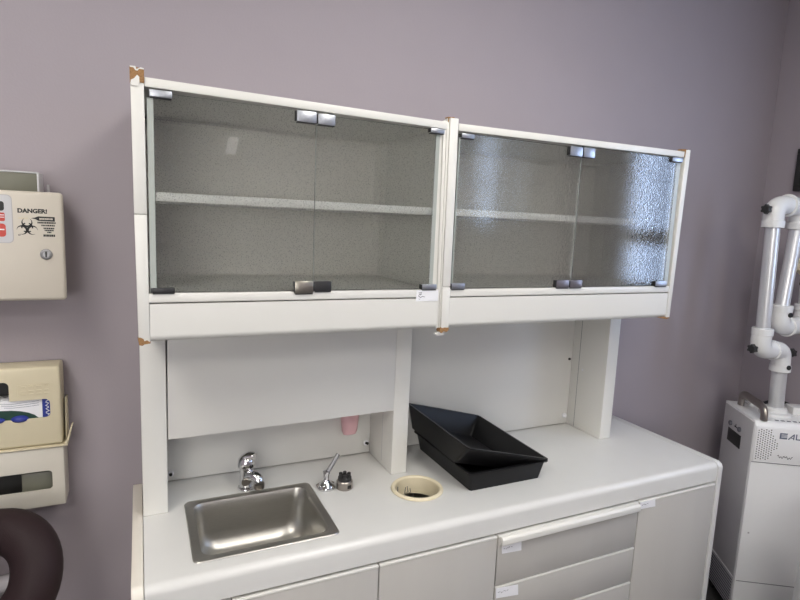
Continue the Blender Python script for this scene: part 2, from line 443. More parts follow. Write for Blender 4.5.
prism(b, [(-.0035, 2.001), (.003, 2.005), (.009, 2.013), (.013, 2.009), (.0135, 1.998), (.0100, 1.990), (-.0035, 1.990)], 'y', YF - .0025, YF + .0005)
o = obj('torn_laminate', b, M['frame'], cab)

# ---- right unit
cab2 = thing('wall_cabinet', 'white wall cabinet with pebbled glass doors above the black trays', 'wall cabinet', (1.25, -.2, 1.4328), group='glass door wall cabinets')
bx('side_panel', M['frame'], cab2, .785, .801, YF + .018, -.003, 1.436, 2.0); bx('side_panel', M['frame'], cab2, 1.698, 1.7165, YF + .018, -.003, 1.436, 2.008)
b = NB(); hexa(b, (.7795, .8040, 1.4265), (.7775, .8030, 1.5520), YF - .001, YF + .017, .0012)
hexa(b, (.7775, .8030, 1.5535), (.7745, .8005, 2.014), YF - .001, YF + .017, .0012); obj('edge_post', b, M['frame'], cab2)
b = NB(); hexa(b, (1.6945, 1.7135, 1.4340), (1.7055, 1.7275, 2.016), YF, YF + .017, .0012); obj('edge_post', b, M['frame'], cab2)
b = NB(); sagged(b, .8035, 1.7030, 2.0025, 2.0095, .0195, YF + .002, -.003); obj('top_panel', b, M['frame'], cab2)
b = NB(); box(b, .8045, 1.6960, YF + .001, -.003, 1.5245, 1.5455, .0012); obj('bottom_panel', b, M['frame'], cab2)
fascia(cab2, .8045, 1.6935)
b = NB(); box(b, .8015, 1.6975, -.022, -.006, 1.546, 1.985); obj('back_panel', b, M['inside'], cab2)
b = NB(); box(b, .8100, 1.6880, -.409, -.024, 1.7530, 1.7730, .001); obj('shelf', b, M['shelf'], cab2)
gd = glass_door(cab2, .8115, 1.2470, 1.5475, 1.9795); edge_strip(gd, .8080, .8114, 1.5475, 1.965); edge_strip(gd, 1.2471, 1.2485, 1.5475, 1.953)
clip(gd, .812, .853, 1.9655, 1.9775, M['clip']); clip(gd, .806, .849, 1.5458, 1.5630, M['clip'])
clip(gd, 1.197, 1.2455, 1.952, 1.9800, M['clip']); clip(gd, 1.185, 1.2350, 1.5455, 1.5700, M['darkclip'], lab='worn dark clip')
gd = glass_door(cab2, 1.2505, 1.6700, 1.5475, 1.9855); edge_strip(gd, 1.6701, 1.6890, 1.5475, 1.972)
clip(gd, 1.2505, 1.295, 1.952, 1.9810, M['clip']); clip(gd, 1.2400, 1.2890, 1.5455, 1.5700, M['darkclip'], lab='worn dark clip')
clip(gd, 1.640, 1.690, 1.9715, 1.9860, M['clip']); clip(gd, 1.622, 1.676, 1.5460, 1.5640, M['clip'])
def c3(c): prism(c, [(.7778, 1.4375), (.783, 1.4345), (.79, 1.436), (.8042, 1.4350), (.8040, 1.428), (.797, 1.4225), (.788, 1.4255), (.781, 1.420), (.775, 1.4255)], 'y', YF - .0022, YF + .0185)
def c4(c): prism(c, [(1.665, 1.4345), (1.7140, 1.4365), (1.7135, 1.431), (1.700, 1.4275), (1.680, 1.430)], 'y', YF + .001, YF + .0185)
def c5(c): prism(c, [(1.6850, 2.0160), (1.7135, 2.0175), (1.7095, 2.0125), (1.7045, 2.006), (1.7033, 1.990), (1.7005, 1.990), (1.7012, 2.0095), (1.6850, 2.0100)], 'y', YF + .0005, YF + .0186)
def c6(c): prism(c, [(.7685, 2.0160), (.788, 2.0168), (.788, 2.0138), (.7720, 2.0128), (.7705, 2.002), (.7690, 2.002)], 'y', YF + .001, YF + .0186)
chips(cab2, (c3, c4, c5, c6))
b = NB(); prism(b, [(.762, 1.4185), (.775, 1.4210), (.779, 1.4280), (.784, 1.4200), (.796, 1.4165), (.790, 1.4125), (.770, 1.4130)], 'y', YF + .004, YF + .012)
o = obj('torn_laminate', b, M['frame'], cab2); o['label'] = 'white scrap of torn laminate'

# ------------------------------------------------------------------ uprights between counter and cabinets
H = .90
ZU = 1.5235
def upright(x0, x1, label, holes=()):
    t = thing('support_upright', label, 'upright', ((x0 + x1) / 2, -.1, H), group='white uprights carrying the wall cabinets')
    b = NB(); box(b, x0, x1, -.2107, -.003, H + .0004, ZU - .0005, .0025); obj('upright_panel', b, M['white'], t)
    return t
u = upright(.0005, .0636, 'white upright beside the sink, leftmost of the three')
u = upright(.7439, .7992, 'white upright between the hanging panel and the black trays')
c = NB(); box(c, .7434, .7440, -.128, -.126, .915, 1.10); obj('panel_seam', c, M['towergrey'], u)
u = upright(1.6611, 1.7170, 'white upright at the window end, rightmost of the three')
c = NB(); box(c, 1.6604, 1.6614, -.0625, -.0612, .905, 1.50); obj('panel_seam', c, M['ink'], u)
c = NB(); lathe(c, [(.005, 0), (.004, .0015), (0, .002)], (1.6611, -.085, 1.155), 12, along((-1, 0, 0))); obj('screw_cap', c, M['paper'], u)


for x0, x1, lab in ((.0640, .7435, 'white back panel behind the sink faucet'), (.7996, 1.6607, 'white back panel behind the black trays')):
    b = NB(); box(b, x0, x1, -.019, -.003, H + .0035, 1.4315, .001)
    bp_ = tag(obj('backsplash_panel', b, M['panel'], loc=((x0 + x1) / 2, -.011, H)), lab, 'back panel', 'white back panels under the cabinets')
    if x0 < .5:
        for bx_, bz_ in ((.0790, .927), (.7290, .939)):
            c = NB(); lathe(c, [(.0095, 0), (.0095, .003), (.0075, .0045), (.0050, .0045), (.0050, .001), (0, .001)], (bx_, -.019, bz_), 18, along((0, -1, 0))); o = obj('bolt_cap', c, M['paper'], bp_); o['label'] = 'white ring shaped bolt cap'
            c = NB(); cyl(c, (bx_, -.0195, bz_), (bx_ + (.004 if bx_ > .5 else 0), -.0290, bz_), .0048, 12); obj('bolt', c, M['dark'], o)
    else:
        c = NB(); lathe(c, [(.011, 0), (.011, .005), (.006, .010), (0, .011)], (1.6440, -.019, .938), 16, along((0, -1, 0))); o = obj('bolt_cap', c, M['paper'], bp_)
        c = NB(); cyl(c, (1.6450, -.0188, 1.187), (1.6450, -.0250, 1.187), .0048, 10); obj('shelf_pin', c, M['dark'], bp_)
# gap line at the foot of the back panels
b = NB(); hexa(b, (.0665, .7435, 1.1125, 1.1215), (.0685, .7435, 1.5235), -.2110, -.1930, .0012)
tag(obj('hanging_panel', b, M['panel'], loc=(.405, -.2, 1.117)), 'large white panel hanging under the cabinet above the sink', 'panel')

# soft pink blob behind the hanging panel, built as a rounded pouch shape
t = thing('pink_blob', 'soft pink blob behind the white panel near the middle upright', 'soap pouch', (.652, -.05, 1.0))
lp = []
for z, hx, hy in ((.990, .012, .006), (.993, .020, .012), (1.005, .024, .018), (1.05, .028, .022), (1.12, .030, .022), (1.19, .030, .012), (1.20, .028, .003)):
    lp.append([(.655 + x * 1.12, -.045 + y, z) for x, y in rrect(-hx, hx, -hy, hy, min(hx, hy) * .9, 5)])
b = NB(); loft(b, lp); obj('pouch', b, M['pink'], t)
bx('hanger', M['lgrey'], t, .634, .674, -.050, -.0192, 1.198, 1.222, .002)

# ------------------------------------------------------------------ counter
CT = thing('countertop', 'white laminate counter with rounded front edge and cream end panels', 'countertop', (.96, -.27, H))
YC = -.537; RC = .021
prof = [(-.003, H)]
for i in range(9):
    a = R(90 * i / 8); prof.append((YC + RC - RC * math.sin(a), H - RC + RC * math.cos(a)))
prof += [(YC, .832), (YC + .020, .832), (YC + .020, .862), (-.003, .862)]
b = NB(); prism(b, prof, 'x', .0005, 1.9190)
SX0, SX1, SY0, SY1 = .1065, .4765, -.4830, -.1690
h1 = NB(); prism(h1, rrect(SX0 + .013, SX1 - .013, SY0 + .013, SY1 - .013, .03), 'z', .80, .95)
RX, RY = .781, -.328
h2 = NB(); lathe(h2, [(0, .8), (.0715, .8), (.0715, .95), (0, .95)], (RX, RY, 0), 40)
obj('top', boolean(b, [h1, h2]), M['counter'], CT)
def end_panel(x0, x1, name, m):
    pr = [(-.002, .0), (-.002, H + .0012)]
    r = .024
    for i in range(9):
        a = R(90 * i / 8); pr.append((YC - .003 + r - r * math.sin(a), H + .0012 - r + r * math.cos(a)))
    pr += [(YC - .003, 0)]
    b = NB(); prism(b, pr, 'x', x0, x1, .0018); return obj(name, b, m, CT)
o = end_panel(-.0265, -.0010, 'end_panel', M['cream']); o['label'] = 'cream end panel'
o = end_panel(1.9205, 1.9455, 'end_panel', M['counter'])

# ------------------------------------------------------------------ base cabinets
YD = -.5405
def front(parent, name, x0, x1, z0, z1):
    b = NB(); box(b, x0, x1, YD, YD + .018, z0, z1 - .005, .0012); d = obj(name, b, M['front'], parent)
    b = NB(); box(b, x0, x1, YD - .0012, YD + .018, z1 - .0052, z1, .0010); e = obj('lit_top_edge', b, M['white'], d); e['label'] = 'top edge with caught light painted white'  # light caught along the top edge is painted on as a white strip
    return d
def carcass(parent, x0, x1):
    b = NB(); t = .016
    box(b, x0, x0 + t, YD + .020, -.02, .10, .83); box(b, x1 - t, x1, YD + .020, -.02, .10, .83)
    box(b, x0 + t, x1 - t, YD + .020, -.02, .10, .116); box(b, x0 + t, x1 - t, -.03, -.02, .116, .83)
    box(b, x0, x1, YD + .07, -.02, 0, .10)
    obj('carcass', b, M['inside'], parent)
t = thing('base_cabinet', 'greige fronted base cabinet under the sink', 'base cabinet', (.47, -.27, 0), group='base cabinets')
carcass(t, .002, .9450)
front(t, 'door', .004, .1860, .10, .8235); front(t, 'door', .1890, .5640, .10, .8235); front(t, 'door', .5680, .9440, .10, .8235)
t = thing('drawer_unit', 'greige drawer unit with white bar pull under the black trays', 'drawer unit', (1.23, -.27, 0), group='base cabinets')
carcass(t, .9470, 1.5230)
d = front(t, 'drawer', .9490, 1.5210, .6620, .8235)
b = NB(); pp = [(YD - .0005, .8235), (YD - .012, .8230), (YD - .017, .8175), (YD - .017, .8010), (YD - .012, .7970), (YD - .0005, .7960)]
prism(b, pp, 'x', .9530, 1.5150, .0015); o = obj('bar_pull', b, M['white'], d); o['label'] = 'long white bar pull'
def sticker(parent, quad, seed):
    b = NB(); prism(b, quad, 'y', YD - .0002, YD - .0016); s = obj('label_sticker', b, M['paper'], parent); s['label'] = 'white paper label'
    rn = random.Random(seed); k = NB()
    x0 = min(p[0] for p in quad); x1 = max(p[0] for p in quad); z0 = min(p[1] for p in quad); z1 = max(p[1] for p in quad)
    for row in (.62,):
        z = z0 + (z1 - z0) * row; x = x0 + .008
        while x < x0 + (x1 - x0) * .55:
            w = rn.uniform(.003, .009)
            stroke(k, [(x, z + rn.uniform(-.002, .002)), (x + w * .5, z + rn.uniform(-.003, .003)), (x + w, z + rn.uniform(-.002, .002))], .0009, YD - .0016); x += w + .003
    obj('scribble', k, M['ink'], s)
sticker(d, [(.9600, .7930), (1.0330, .7900), (1.0350, .7600), (.9640, .7650)], 3)
d = front(t, 'drawer', .9490, 1.5210, .5330, .6585)
sticker(d, [(.9510, .6560), (1.0330, .6470), (1.0360, .6130), (.9540, .6230)], 5)
front(t, 'drawer', .9490, 1.5210, .3300, .5295); front(t, 'drawer', .9490, 1.5210, .1000, .3265)
t = thing('base_cabinet', 'greige single door base cabinet at the right end of the counter', 'base cabinet', (1.72, -.27, 0), group='base cabinets')
carcass(t, 1.5245, 1.9190)
d = front(t, 'door', 1.5260, 1.9130, .10, .8235)
sticker(d, [(1.5270, .8225), (1.5990, .8222), (1.6030, .7940), (1.5320, .7970)], 9)

# ------------------------------------------------------------------ sink
t = thing('sink', 'rectangular stainless steel sink set in the white counter', 'sink', ((SX0 + SX1) / 2, (SY0 + SY1) / 2, H))
def lp(ins, z, r, dy=0): return [(x, y, z) for x, y in rrect(SX0 + ins, SX1 - ins, SY0 + ins, SY1 - ins, r, 8)]
loops = [lp(.0, H + .0006, .018), lp(.002, H + .0032, .017), lp(.020, H + .0034, .030), lp(.0225, H + .0022, .030), lp(.0255, H - .006, .032),
         lp(.027, H - .03, .034), lp(.030, H - .085, .042), lp(.034, H - .108, .046), lp(.042, H - .126, .050), lp(.055, H - .138, .052), lp(.075, H - .144, .052), lp(.11, H - .146, .035)]
b = NB(); loft(b, loops, cap0=False); obj('basin', b, M['steel'], t)
DX, DY = .292, -.315
c = NB(); lathe(c, [(.038, H - .1458), (.040, H - .1435), (.034, H - .1425), (.028, H - .1445), (0, H - .1445)], (DX, DY, 0), 28); o = obj('drain', c, M['chrome'], t)
c = NB()
for k in range(6):
    a = k * math.pi / 3; cyl(c, (DX + .016 * math.cos(a), DY + .016 * math.sin(a), H - .1444), (DX + .016 * math.cos(a), DY + .016 * math.sin(a), H - .1438), .004, 8)
obj('drain_holes', c, M['dark'], o)

# ------------------------------------------------------------------ faucet
FX, FY = .288, -.138
t = thing('faucet', 'short chrome single lever faucet behind the sink', 'faucet', (FX, FY, H))
c = NB(); lathe(c, [(0, 0), (.0255, 0), (.0265, .002), (.0255, .006), (.020, .009), (.0185, .012), (0, .012)], (FX, FY, H), 28); obj('base_flange', c, M['chrome'], t)
c = NB(); lathe(c, [(.0200, .010), (.0195, .03), (.0195, .060), (.0205, .064), (.0205, .068), (0, .068)], (FX, FY, H), 28); obj('body', c, M['chrome'], t)
c = NB(); dx, dy = .62, -.78
pts = smooth_path([(FX + dx * .010, FY + dy * .010, H + .040), (FX + dx * .026, FY + dy * .026, H + .046), (FX + dx * .042, FY + dy * .042, H + .043), (FX + dx * .050, FY + dy * .050, H + .032)], 5)
tube(c, pts, [.0185 - .0002 * i for i in range(len(pts))], 18); sp = obj('spout', c, M['chrome'], t)
c = NB(); lathe(c, [(0, 0), (.0150, 0), (.0158, .002), (.0158, .016), (.012, .018), (0, .018)], (FX + dx * .0505, FY + dy * .0505, H + .013), 20); o = obj('aerator', c, M['nickel'], sp)
c = NB(); cyl(c, (FX - .004, FY - .017, H + .030), (FX - .006, FY - .027, H + .030), .0125, 20, .002); obj('front_plate', c, M['nickel'], t)
c = NB(); lathe(c, [(.0205, .0675), (.0255, .073), (.0262, .082), (.0235, .095), (.016, .105), (0, .109)], (FX, FY, H), 28)
pts = smooth_path([(FX - .010, FY + .004, H + .088), (FX + .002, FY - .004, H + .103), (FX + .013, FY - .014, H + .107), (FX + .021, FY - .022, H + .108)], 5)
tube(c, pts, [.0140 + .0012 * math.sin(i / len(pts) * 3.1) - .0003 * i for i in range(len(pts))], 14, flat=1.2); o = obj('lever_handle', c, M['chrome'], t)
c = NB(); cyl(c, (FX + .0105, FY - .0215, H + .079), (FX + .0125, FY - .0265, H + .079), .006, 14, .001); obj('index_button', c, M['dark'], o)

# ------------------------------------------------------------------ lever spray fitting and capped post
PX, PY = .517, -.222
t = thing('spray_fitting', 'small chrome fitting with a slim slanted lever beside the sink', 'lever fitting', (PX, PY, H))
c = NB(); lathe(c, [(0, 0), (.0275, 0), (.0280, .004), (.0255, .011), (.0180, .018), (.0105, .025), (.0085, .031), (.0100, .046), (.0115, .050), (.0110, .055), (0, .056)], (PX, PY, H), 28); obj('base', c, M['chrome'], t)
c = NB()
for k in range(5):
    a = k * 2 * math.pi / 5 + .4; cyl(c, (PX + .021 * math.cos(a), PY + .021 * math.sin(a), H + .004), (PX + .027 * math.cos(a), PY + .027 * math.sin(a), H + .013), .0055, 10, .001)
obj('grip_lobes', c, M['nickel'], t)
c = NB(); tube(c, [(PX + .004, PY, H + .053), (PX + .016, PY + .004, H + .066), (PX + .030, PY + .009, H + .084), (PX + .042, PY + .013, H + .099)], [.0075, .0066, .0062, .0060], 12); obj('lever', c, M['lock'], t)
QX, QY = .571, -.241
t = thing('capped_post', 'squat metal post with black lobed cap beside the slim lever', 'capped post', (QX, QY, H))
c = NB(); lathe(c, [(0, 0), (.0245, 0), (.0255, .002), (.0255, .024), (.0230, .027), (0, .027)], (QX, QY, H), 26); obj('collar', c, M['nickel'], t)
c = NB(); lathe(c, [(0, .0265), (.0210, .0265), (.0210, .036), (.015, .040), (0, .040)], (QX, QY, H), 22)
for k in range(6):
    a = k * math.pi / 3 + .2; cyl(c, (QX + .0150 * math.cos(a), QY + .0150 * math.sin(a), H + .033), (QX + .0145 * math.cos(a), QY + .0145 * math.sin(a), H + .047), .0060, 10, .001)
obj('lobed_cap', c, M['rubber'], t)
c = NB(); box(c, QX + .0005, QX + .0125, QY - .0268, QY - .0215, H + .007, H + .017, .001); obj('set_screw', c, M['dark'], t)

# ------------------------------------------------------------------ waste chute
t = thing('waste_chute', 'round cream waste chute set into the counter beside the black trays', 'waste chute', (RX, RY, H))
c = NB(); lathe(c, [(.0690, H + .0005), (.0800, H + .0005), (.0825, H + .002), (.0815, H + .006), (.0770, H + .0095), (.0720, H + .0085), (.0690, H + .005)], (RX, RY, 0), 48, close=True); obj('rim', c, M['ring'], t)
c = NB(); lathe(c, [(.0690, H + .004), (.0670, .872), (.0655, .853), (.0670, .853), (.0690, .872), (.0708, H + .004)], (RX, RY, 0), 48, close=True); obj('liner', c, M['ring'], t)
c = NB(); lathe(c, [(0, .795), (.0635, .795), (.0635, .798), (0, .798)], (RX, RY, 0), 32); obj('void_shade_disc', c, M['dark'], t)  # black disc stands in for the shade below the liner
c = NB()
for a0, z0, pts in ((128, .890, [(0, 0), (1.5, -.02), (.5, -.035), (2, -.04)]), (96, .876, [(0, 0), (3, -.02), (-1, -.05)]), (91, .878, [(0, 0), (-3, -.018), (2, -.03), (0, -.05)]), (82, .870, [(0, 0), (-2, -.02), (3, -.03), (1, -.045)])):
    q = []
    for da, dz in pts:
        a = R(a0 + da); z = z0 + dz; z = max(z, .856); r = .0655 + (z - .853) * (.0690 - .0655) / .051 - .0008
        q.append((RX + r * math.cos(a), RY + r * math.sin(a), z))
    c = NB(); tube(c, q, .0011, 6); obj('scratch_mark', c, M['ink'], t)

# ------------------------------------------------------------------ black trays
def tray(bm, Mx, L, W, depth, inset, th=.003, lip=.006, front=0.0):
    """open flared tray; rim rectangle 0..W (x) by 0..L (y) at z=0, floor at z=-depth"""
    def rr(i, z, r): return [tuple(Mx @ Vector((x, y, z))) for x, y in rrect(i, W - i, i + (front if i >= inset else 0), L - i, r, 4)]
    loops = [rr(inset + th, -depth + th, .008), rr(th + .001, -.001, .010), rr(th, 0, .010), rr(-lip, 0, .012), rr(-lip, -.0035, .012), rr(.0, -.004, .010), rr(inset, -depth, .008)]
    loft(bm, loops)
b = NB(); tray(b, Matrix.Translation((.920, -.412, .966)), .374, .296, .0655, .012, lip=.008)
tag(obj('plastic_tray', b, M['tray'], loc=(1.067, -.224, .9)), 'black plastic tray lying flat on the counter under a tilted one', 'tray', 'nested black trays')
D = Vector((.892, -.440, 1.0655)); Cc = Vector((1.208, -.428, .979)); A = Vector((.879, -.044, 1.0795))
ex = (Cc - D).normalized(); ey = (A - D); ey = (ey - ex * ey.dot(ex)).normalized(); ez = ex.cross(ey)
MX = Matrix(((ex.x, ey.x, ez.x, D.x), (ex.y, ey.y, ez.y, D.y), (ex.z, ey.z, ez.z, D.z), (0, 0, 0, 1)))
b = NB(); tray(b, MX, (A - D).length, (Cc - D).length, .080, .026, lip=.005, front=.050)
tag(obj('plastic_tray', b, M['tray'], loc=(1.06, -.22, 1.0)), 'black plastic tray tilted inside the flat one beneath it', 'tray', 'nested black trays')

# ------------------------------------------------------------------ sharps cabinet on the wall
SYF = -.130
t = thing('mounted_sharps_cabinet', 'beige wall sharps cabinet with danger print, biohazard sign and key lock', 'sharps cabinet', (-.34, -.065, 1.49))
b = NB(); box(b, -.495, -.1870, SYF + .022, -.0005, 1.496, 1.7620, .004, 3); obj('body', b, M['sharps'], t)
b = NB(); box(b, -.500, -.1675, SYF, SYF + .0225, 1.492, 1.7655, .009, 3); obj('door', b, M['sharps'], t)
c = NB(); lathe(c, [(0, 0), (.0132, 0), (.0137, .002), (.0122, .005), (.0090, .006), (.0075, .005), (0, .005)], (-.2075, SYF, 1.610), 26, along((0, -1, 0))); lk = obj('key_lock', c, M['lock'], t)
c = NB(); box(c, -.2090, -.2060, SYF - .0075, SYF - .0052, 1.603, 1.617); c2_ = NB(); obj('keyhole', c, M['dark'], lk); c2_.free()
bx('side_latch', M['rubber'], t, -.1872, -.1790, -.090, -.060, 1.675, 1.712, .001)
bx('side_stud', M['paper'], t, -.1872, -.1800, -.070, -.062, 1.585, 1.593, .001)
y = SYF - .0001
k = text_bm('DANGER!', .0140, -.2645, 1.7125, y, sx=1.04, bold=.0007)
# arrow shaped banner with reversed print
flat(k, [(-.237, 1.6995), (-.228, 1.7015), (-.2215, 1.7045), (-.186, 1.7040), (-.186, 1.6925), (-.2215, 1.6935), (-.228, 1.6975)], y)
rn = random.Random(4)
def dashes(k, x0, x1, z, h):
    x = x0
    while x < x1:
        w = min(rn.uniform(.002, .0045), x1 - x); flat(k, [(x, z), (x + w, z), (x + w, z + h), (x, z + h)], y); x += w + .0007
dashes(k, -.2235, -.1845, 1.6870, .0042); dashes(k, -.2155, -.1865, 1.6805, .0036)
dashes(k, -.2110, -.1880, 1.6735, .0036); dashes(k, -.2090, -.1890, 1.6685, .0034); dashes(k, -.2035, -.1945, 1.6635, .0034)
dashes(k, -.2120, -.1870, 1.6545, .0056); dashes(k, -.2650, -.2600, 1.6560, .0022)
# biohazard symbol
bxc, bzc, S = -.2455, 1.6760, .0232
def crescent(k, ang):
    co, si = math.cos(ang), math.sin(ang)
    outer, inner = [], []
    for i in range(25):
        a = R(-146 + 292 * i / 24) + math.pi
        ox, oz = .52 + .50 * math.cos(a), .50 * math.sin(a)
        ix, iz = .625 + .398 * math.cos(a), .398 * math.sin(a)
        outer.append((ox, oz)); inner.append((ix, iz))
    for i in range(24):
        q = [outer[i], outer[i + 1], inner[i + 1], inner[i]]
        flat(k, [(bxc + S * (x * co - z * si), bzc + S * (x * si + z * co)) for x, z in q], y)
for a in (90, 210, 330): crescent(k, R(a))
for a0 in (30, 150, 270):
    for i in range(8):
        a, a2 = R(a0 - 40 + 10 * i), R(a0 - 30 + 10 * i)
        flat(k, [(bxc + S * r_ * math.cos(a_), bzc + S * r_ * math.sin(a_)) for r_, a_ in ((.42, a), (.54, a), (.54, a2), (.42, a2))], y)
obj('warning_print', k, M['black'], t, smooth=False)
k = NB(); x = -.2630
for w in (.004, .005, .0035, .004): flat(k, [(x, 1.6975), (x + w, 1.6975), (x + w, 1.7000), (x, 1.7000)], y); x += w + .001
obj('faded_print', k, M['holder'], t, smooth=False)
k = NB(); x = -.2190
y2 = SYF - .0007
while x < -.190:
    w = rn.uniform(.002, .004); flat(k, [(x, 1.6965), (x + w, 1.6963), (x + w, 1.7005), (x, 1.7005)], y2); x += w + .0009
obj('reversed_print', k, M['sharps'], t, smooth=False)
k = NB(); prism(k, rrect(-.400, -.2760, 1.6380, 1.7530, .010), 'y', SYF - .0012, SYF + .0005); pl = obj('warning_plate', k, M['plate'], t); pl['label'] = 'white plate with black and red print'
k = NB(); prism(k, rrect(-.4015, -.2745, 1.6365, 1.7545, .011), 'y', SYF - .0005, SYF + .0005); obj('plate_border', k, M['lgrey'], pl)
y = SYF - .0012
k = NB(); prism(k, rrect(-.390, -.2910, 1.7150, 1.7380, .006), 'y', y, y - .0004); obj('black_band', k, M['black'], pl)
k = NB(); prism(k, rrect(-.390, -.2905, 1.6900, 1.7105, .003), 'y', y, y - .0004); prism(k, rrect(-.390, -.2895, 1.6520, 1.6840, .007), 'y', y, y - .0004); obj('red_print', k, M['red'], pl)
k = NB()
for zz in (1.6985, 1.7040): flat(k, [(-.385, zz), (-.2915, zz), (-.2915, zz + .0018), (-.385, zz + .0018)], y - .0005)
flat(k, [(-.385, 1.668), (-.2925, 1.668), (-.2925, 1.671), (-.385, 1.671)], y - .0005)
obj('white_lines', k, M['paper'], pl)
k = NB(); box(k, -.480, -.2235, -.108, -.104, 1.766, 1.8100, .001); ld = obj('container_lid', k, M['olive'], t); ld['label'] = 'olive grey lid of the container inside'
k = NB(); box(k, -.2234, -.2190, -.110, -.040, 1.766, 1.8135, .001); box(k, -.480, -.2234, -.110, -.040, 1.8102, 1.8140, .001); obj('lid_rim', k, M['plate'], ld)
k = NB(); cyl(k, (-.2045, -.070, 1.765), (-.2045, -.070, 1.786), .0035, 10, .001); obj('peg', k, M['lgrey'], t)

# ------------------------------------------------------------------ glove box holders
GYF = -.085
t = thing('mounted_glove_box_holder', 'yellow beige wall holder with a blue and white glove box inside', 'glove box holder', (-0.3367, -.06, 1.0876), group='wall mounted glove box holders')
b = NB(); box(b, -0.4795, -0.1954, GYF, -.003, 1.0896, 1.3068, .007, 3)
cv = NB(); box(cv, -0.4693, -0.2046, GYF + .005, -.010, 1.0978, 1.2977)
s1 = NB(); prism(s1, rrect(-0.4489, -0.2209, 1.1671, 1.2191, .012), 'y', GYF - .02, GYF + .02)
s2 = NB(); prism(s2, rrect(-0.4081, -0.3112, 1.1895, 1.2711, .012), 'y', GYF - .02, GYF + .02)
obj('shell', boolean(b, [cv, s1, s2]), M['holder'], t)
bx('cavity_shade', M['rubber'], t, -.465, -.205, -.0125, -.0105, 1.095, 1.290)  # black sheet stands in for the shade inside the holder
k = NB()
for i in range(4):
    x = -0.2857 + i * .0175
    for z0, z1 in ((1.2533, 1.2574), (1.2426, 1.2451), (1.2334, 1.2360)):
        prism(k, rrect(x, x + .0125 - .0015 * (i % 2), z0 + .0004 * i, z1 + .0004 * i, .0011, 3), 'y', GYF + .0003, GYF - .0022)
for q in (((-0.2938, -0.2143), (1.2599, 1.2615)), ((-0.2938, -0.2923), (1.2309, 1.2615))):
    prism(k, [(q[0][0], q[1][0]), (q[0][1], q[1][0]), (q[0][1], q[1][1]), (q[0][0], q[1][1])], 'y', GYF + .0003, GYF - .0008)
obj('embossed_marks', k, M['holder'], t)
k = NB(); box(k, -0.4795, -0.1835, -.091, -.003, 1.0830, 1.0876, .001); box(k, -0.1890, -0.1835, -.091, -.050, 1.0876, 1.0957, .001)
prism(k, [(-.060, 1.0876), (-.010, 1.0876), (-.010, 1.2048), (-.045, 1.2048)], 'x', -0.1910, -0.1870, .0008)
hexa(k, (-0.1890, -0.1835, 1.0876), (-0.1760, -0.1720, 1.1320), -.080, -.040, .0008)
o = obj('bracket', k, M['holder'], t); o['label'] = 'bracket lip and flap'
g = thing('glove_box', 'white and blue box of gloves inside the yellow beige holder', 'glove box', (-0.3367, -.07, 1.0998), group='boxes in the wall holders')
bx('carton', M['paper'], g, -0.4642, -0.2087, -.0765, -.020, 1.0983, 1.2180, .001)
y = -.0766
k = NB(); flat(k, [(-0.2398, 1.0988), (-0.2102, 1.0988), (-0.2102, 1.2175), (-0.2398, 1.2175)], y); o = obj('blue_end', k, M['blue'], g)
k = NB(); rn = random.Random(2); z = 1.1712
pts = []
for i in range(16): pts.append((-0.2291 + .004 * math.sin(i * 1.9) + .0015 * rn.random(), 1.1712 + i * .0030))
stroke(k, pts, .0016, y - .0005); obj('script_print', k, M['paper'], o)
k = NB(); pts = [(-0.4489, 1.1386)]
for i in range(13): 
    a = math.pi - math.pi * i / 12; pts.append((-0.3316 + .085 * math.cos(a), 1.1569 + .036 * math.sin(a)))
pts.append((-0.2449, 1.1386)); flat(k, pts, y); obj('dark_swoosh', k, M['green'], g)
k = NB()
for i in range(3): stroke(k, [(-0.3367 + i * .006, 1.2125 - i * .006), (-0.3061, 1.2084 - i * .005), (-0.2704, 1.2115 - i * .006), (-0.2469, 1.2135 - i * .006)], .0008, y)
obj('fine_print', k, M['logo'], g)
k = NB()
for x_, w in ((-0.3387, .016), (-0.2908, .020)):
    lathe(k, [(0, 0), (w * .8, .002), (w, .006), (w * .6, .013), (0, .016)], (x_, y, 1.1681), 18, along((0, -1, .15)))
for v in k.verts: v.co.z = 1.1681 + (v.co.z - 1.1681) * .45
o = obj('glove_fingers', k, M['blue'], g); o['label'] = 'blue glove fingertips poking out'

t = thing('mounted_glove_box_holder', 'pale beige wall holder with a long slot below the yellow beige one', 'glove box holder', (-0.3367, -.06, 0.9142), group='wall mounted glove box holders')
b = NB(); box(b, -0.4795, -0.1934, GYF, -.003, 0.9121, 1.0804, .004, 2)
cv = NB(); box(cv, -0.4693, -0.2026, GYF + .005, -.010, 0.9203, 1.0723)
s1 = NB(); prism(s1, rrect(-0.4489, -0.2230, 0.9621, 1.0162, .010), 'y', GYF - .02, GYF + .02)
obj('shell', boolean(b, [cv, s1]), M['holder2'], t)
bx('cavity_shade', M['rubber'], t, -.465, -.205, -.0125, -.0105, .930, 1.075)  # shade of the slot cavity put in as a black sheet
g = bx('glove_box', M['olive'], None, -0.2979, -0.2061, -.0620, -.0150, 0.9208, 1.0039, .002, loc=(-0.2520, -.05, 0.9208))
tag(g, 'olive grey box half hidden inside the lower pale beige holder', 'box', 'boxes in the wall holders')

# ------------------------------------------------------------------ stool with padded ring support
CX, CY, CZc = -.327, -.266, .832
t = thing('assistant_stool', 'dark brown vinyl stool with padded ring support below the holders', 'stool', (CX - .13, CY - .23, 0))
fx = Vector((.424, .895, -.137)); rx_ = Vector((.905, -.423, .042)); ux = Vector((.02, .142, .99))
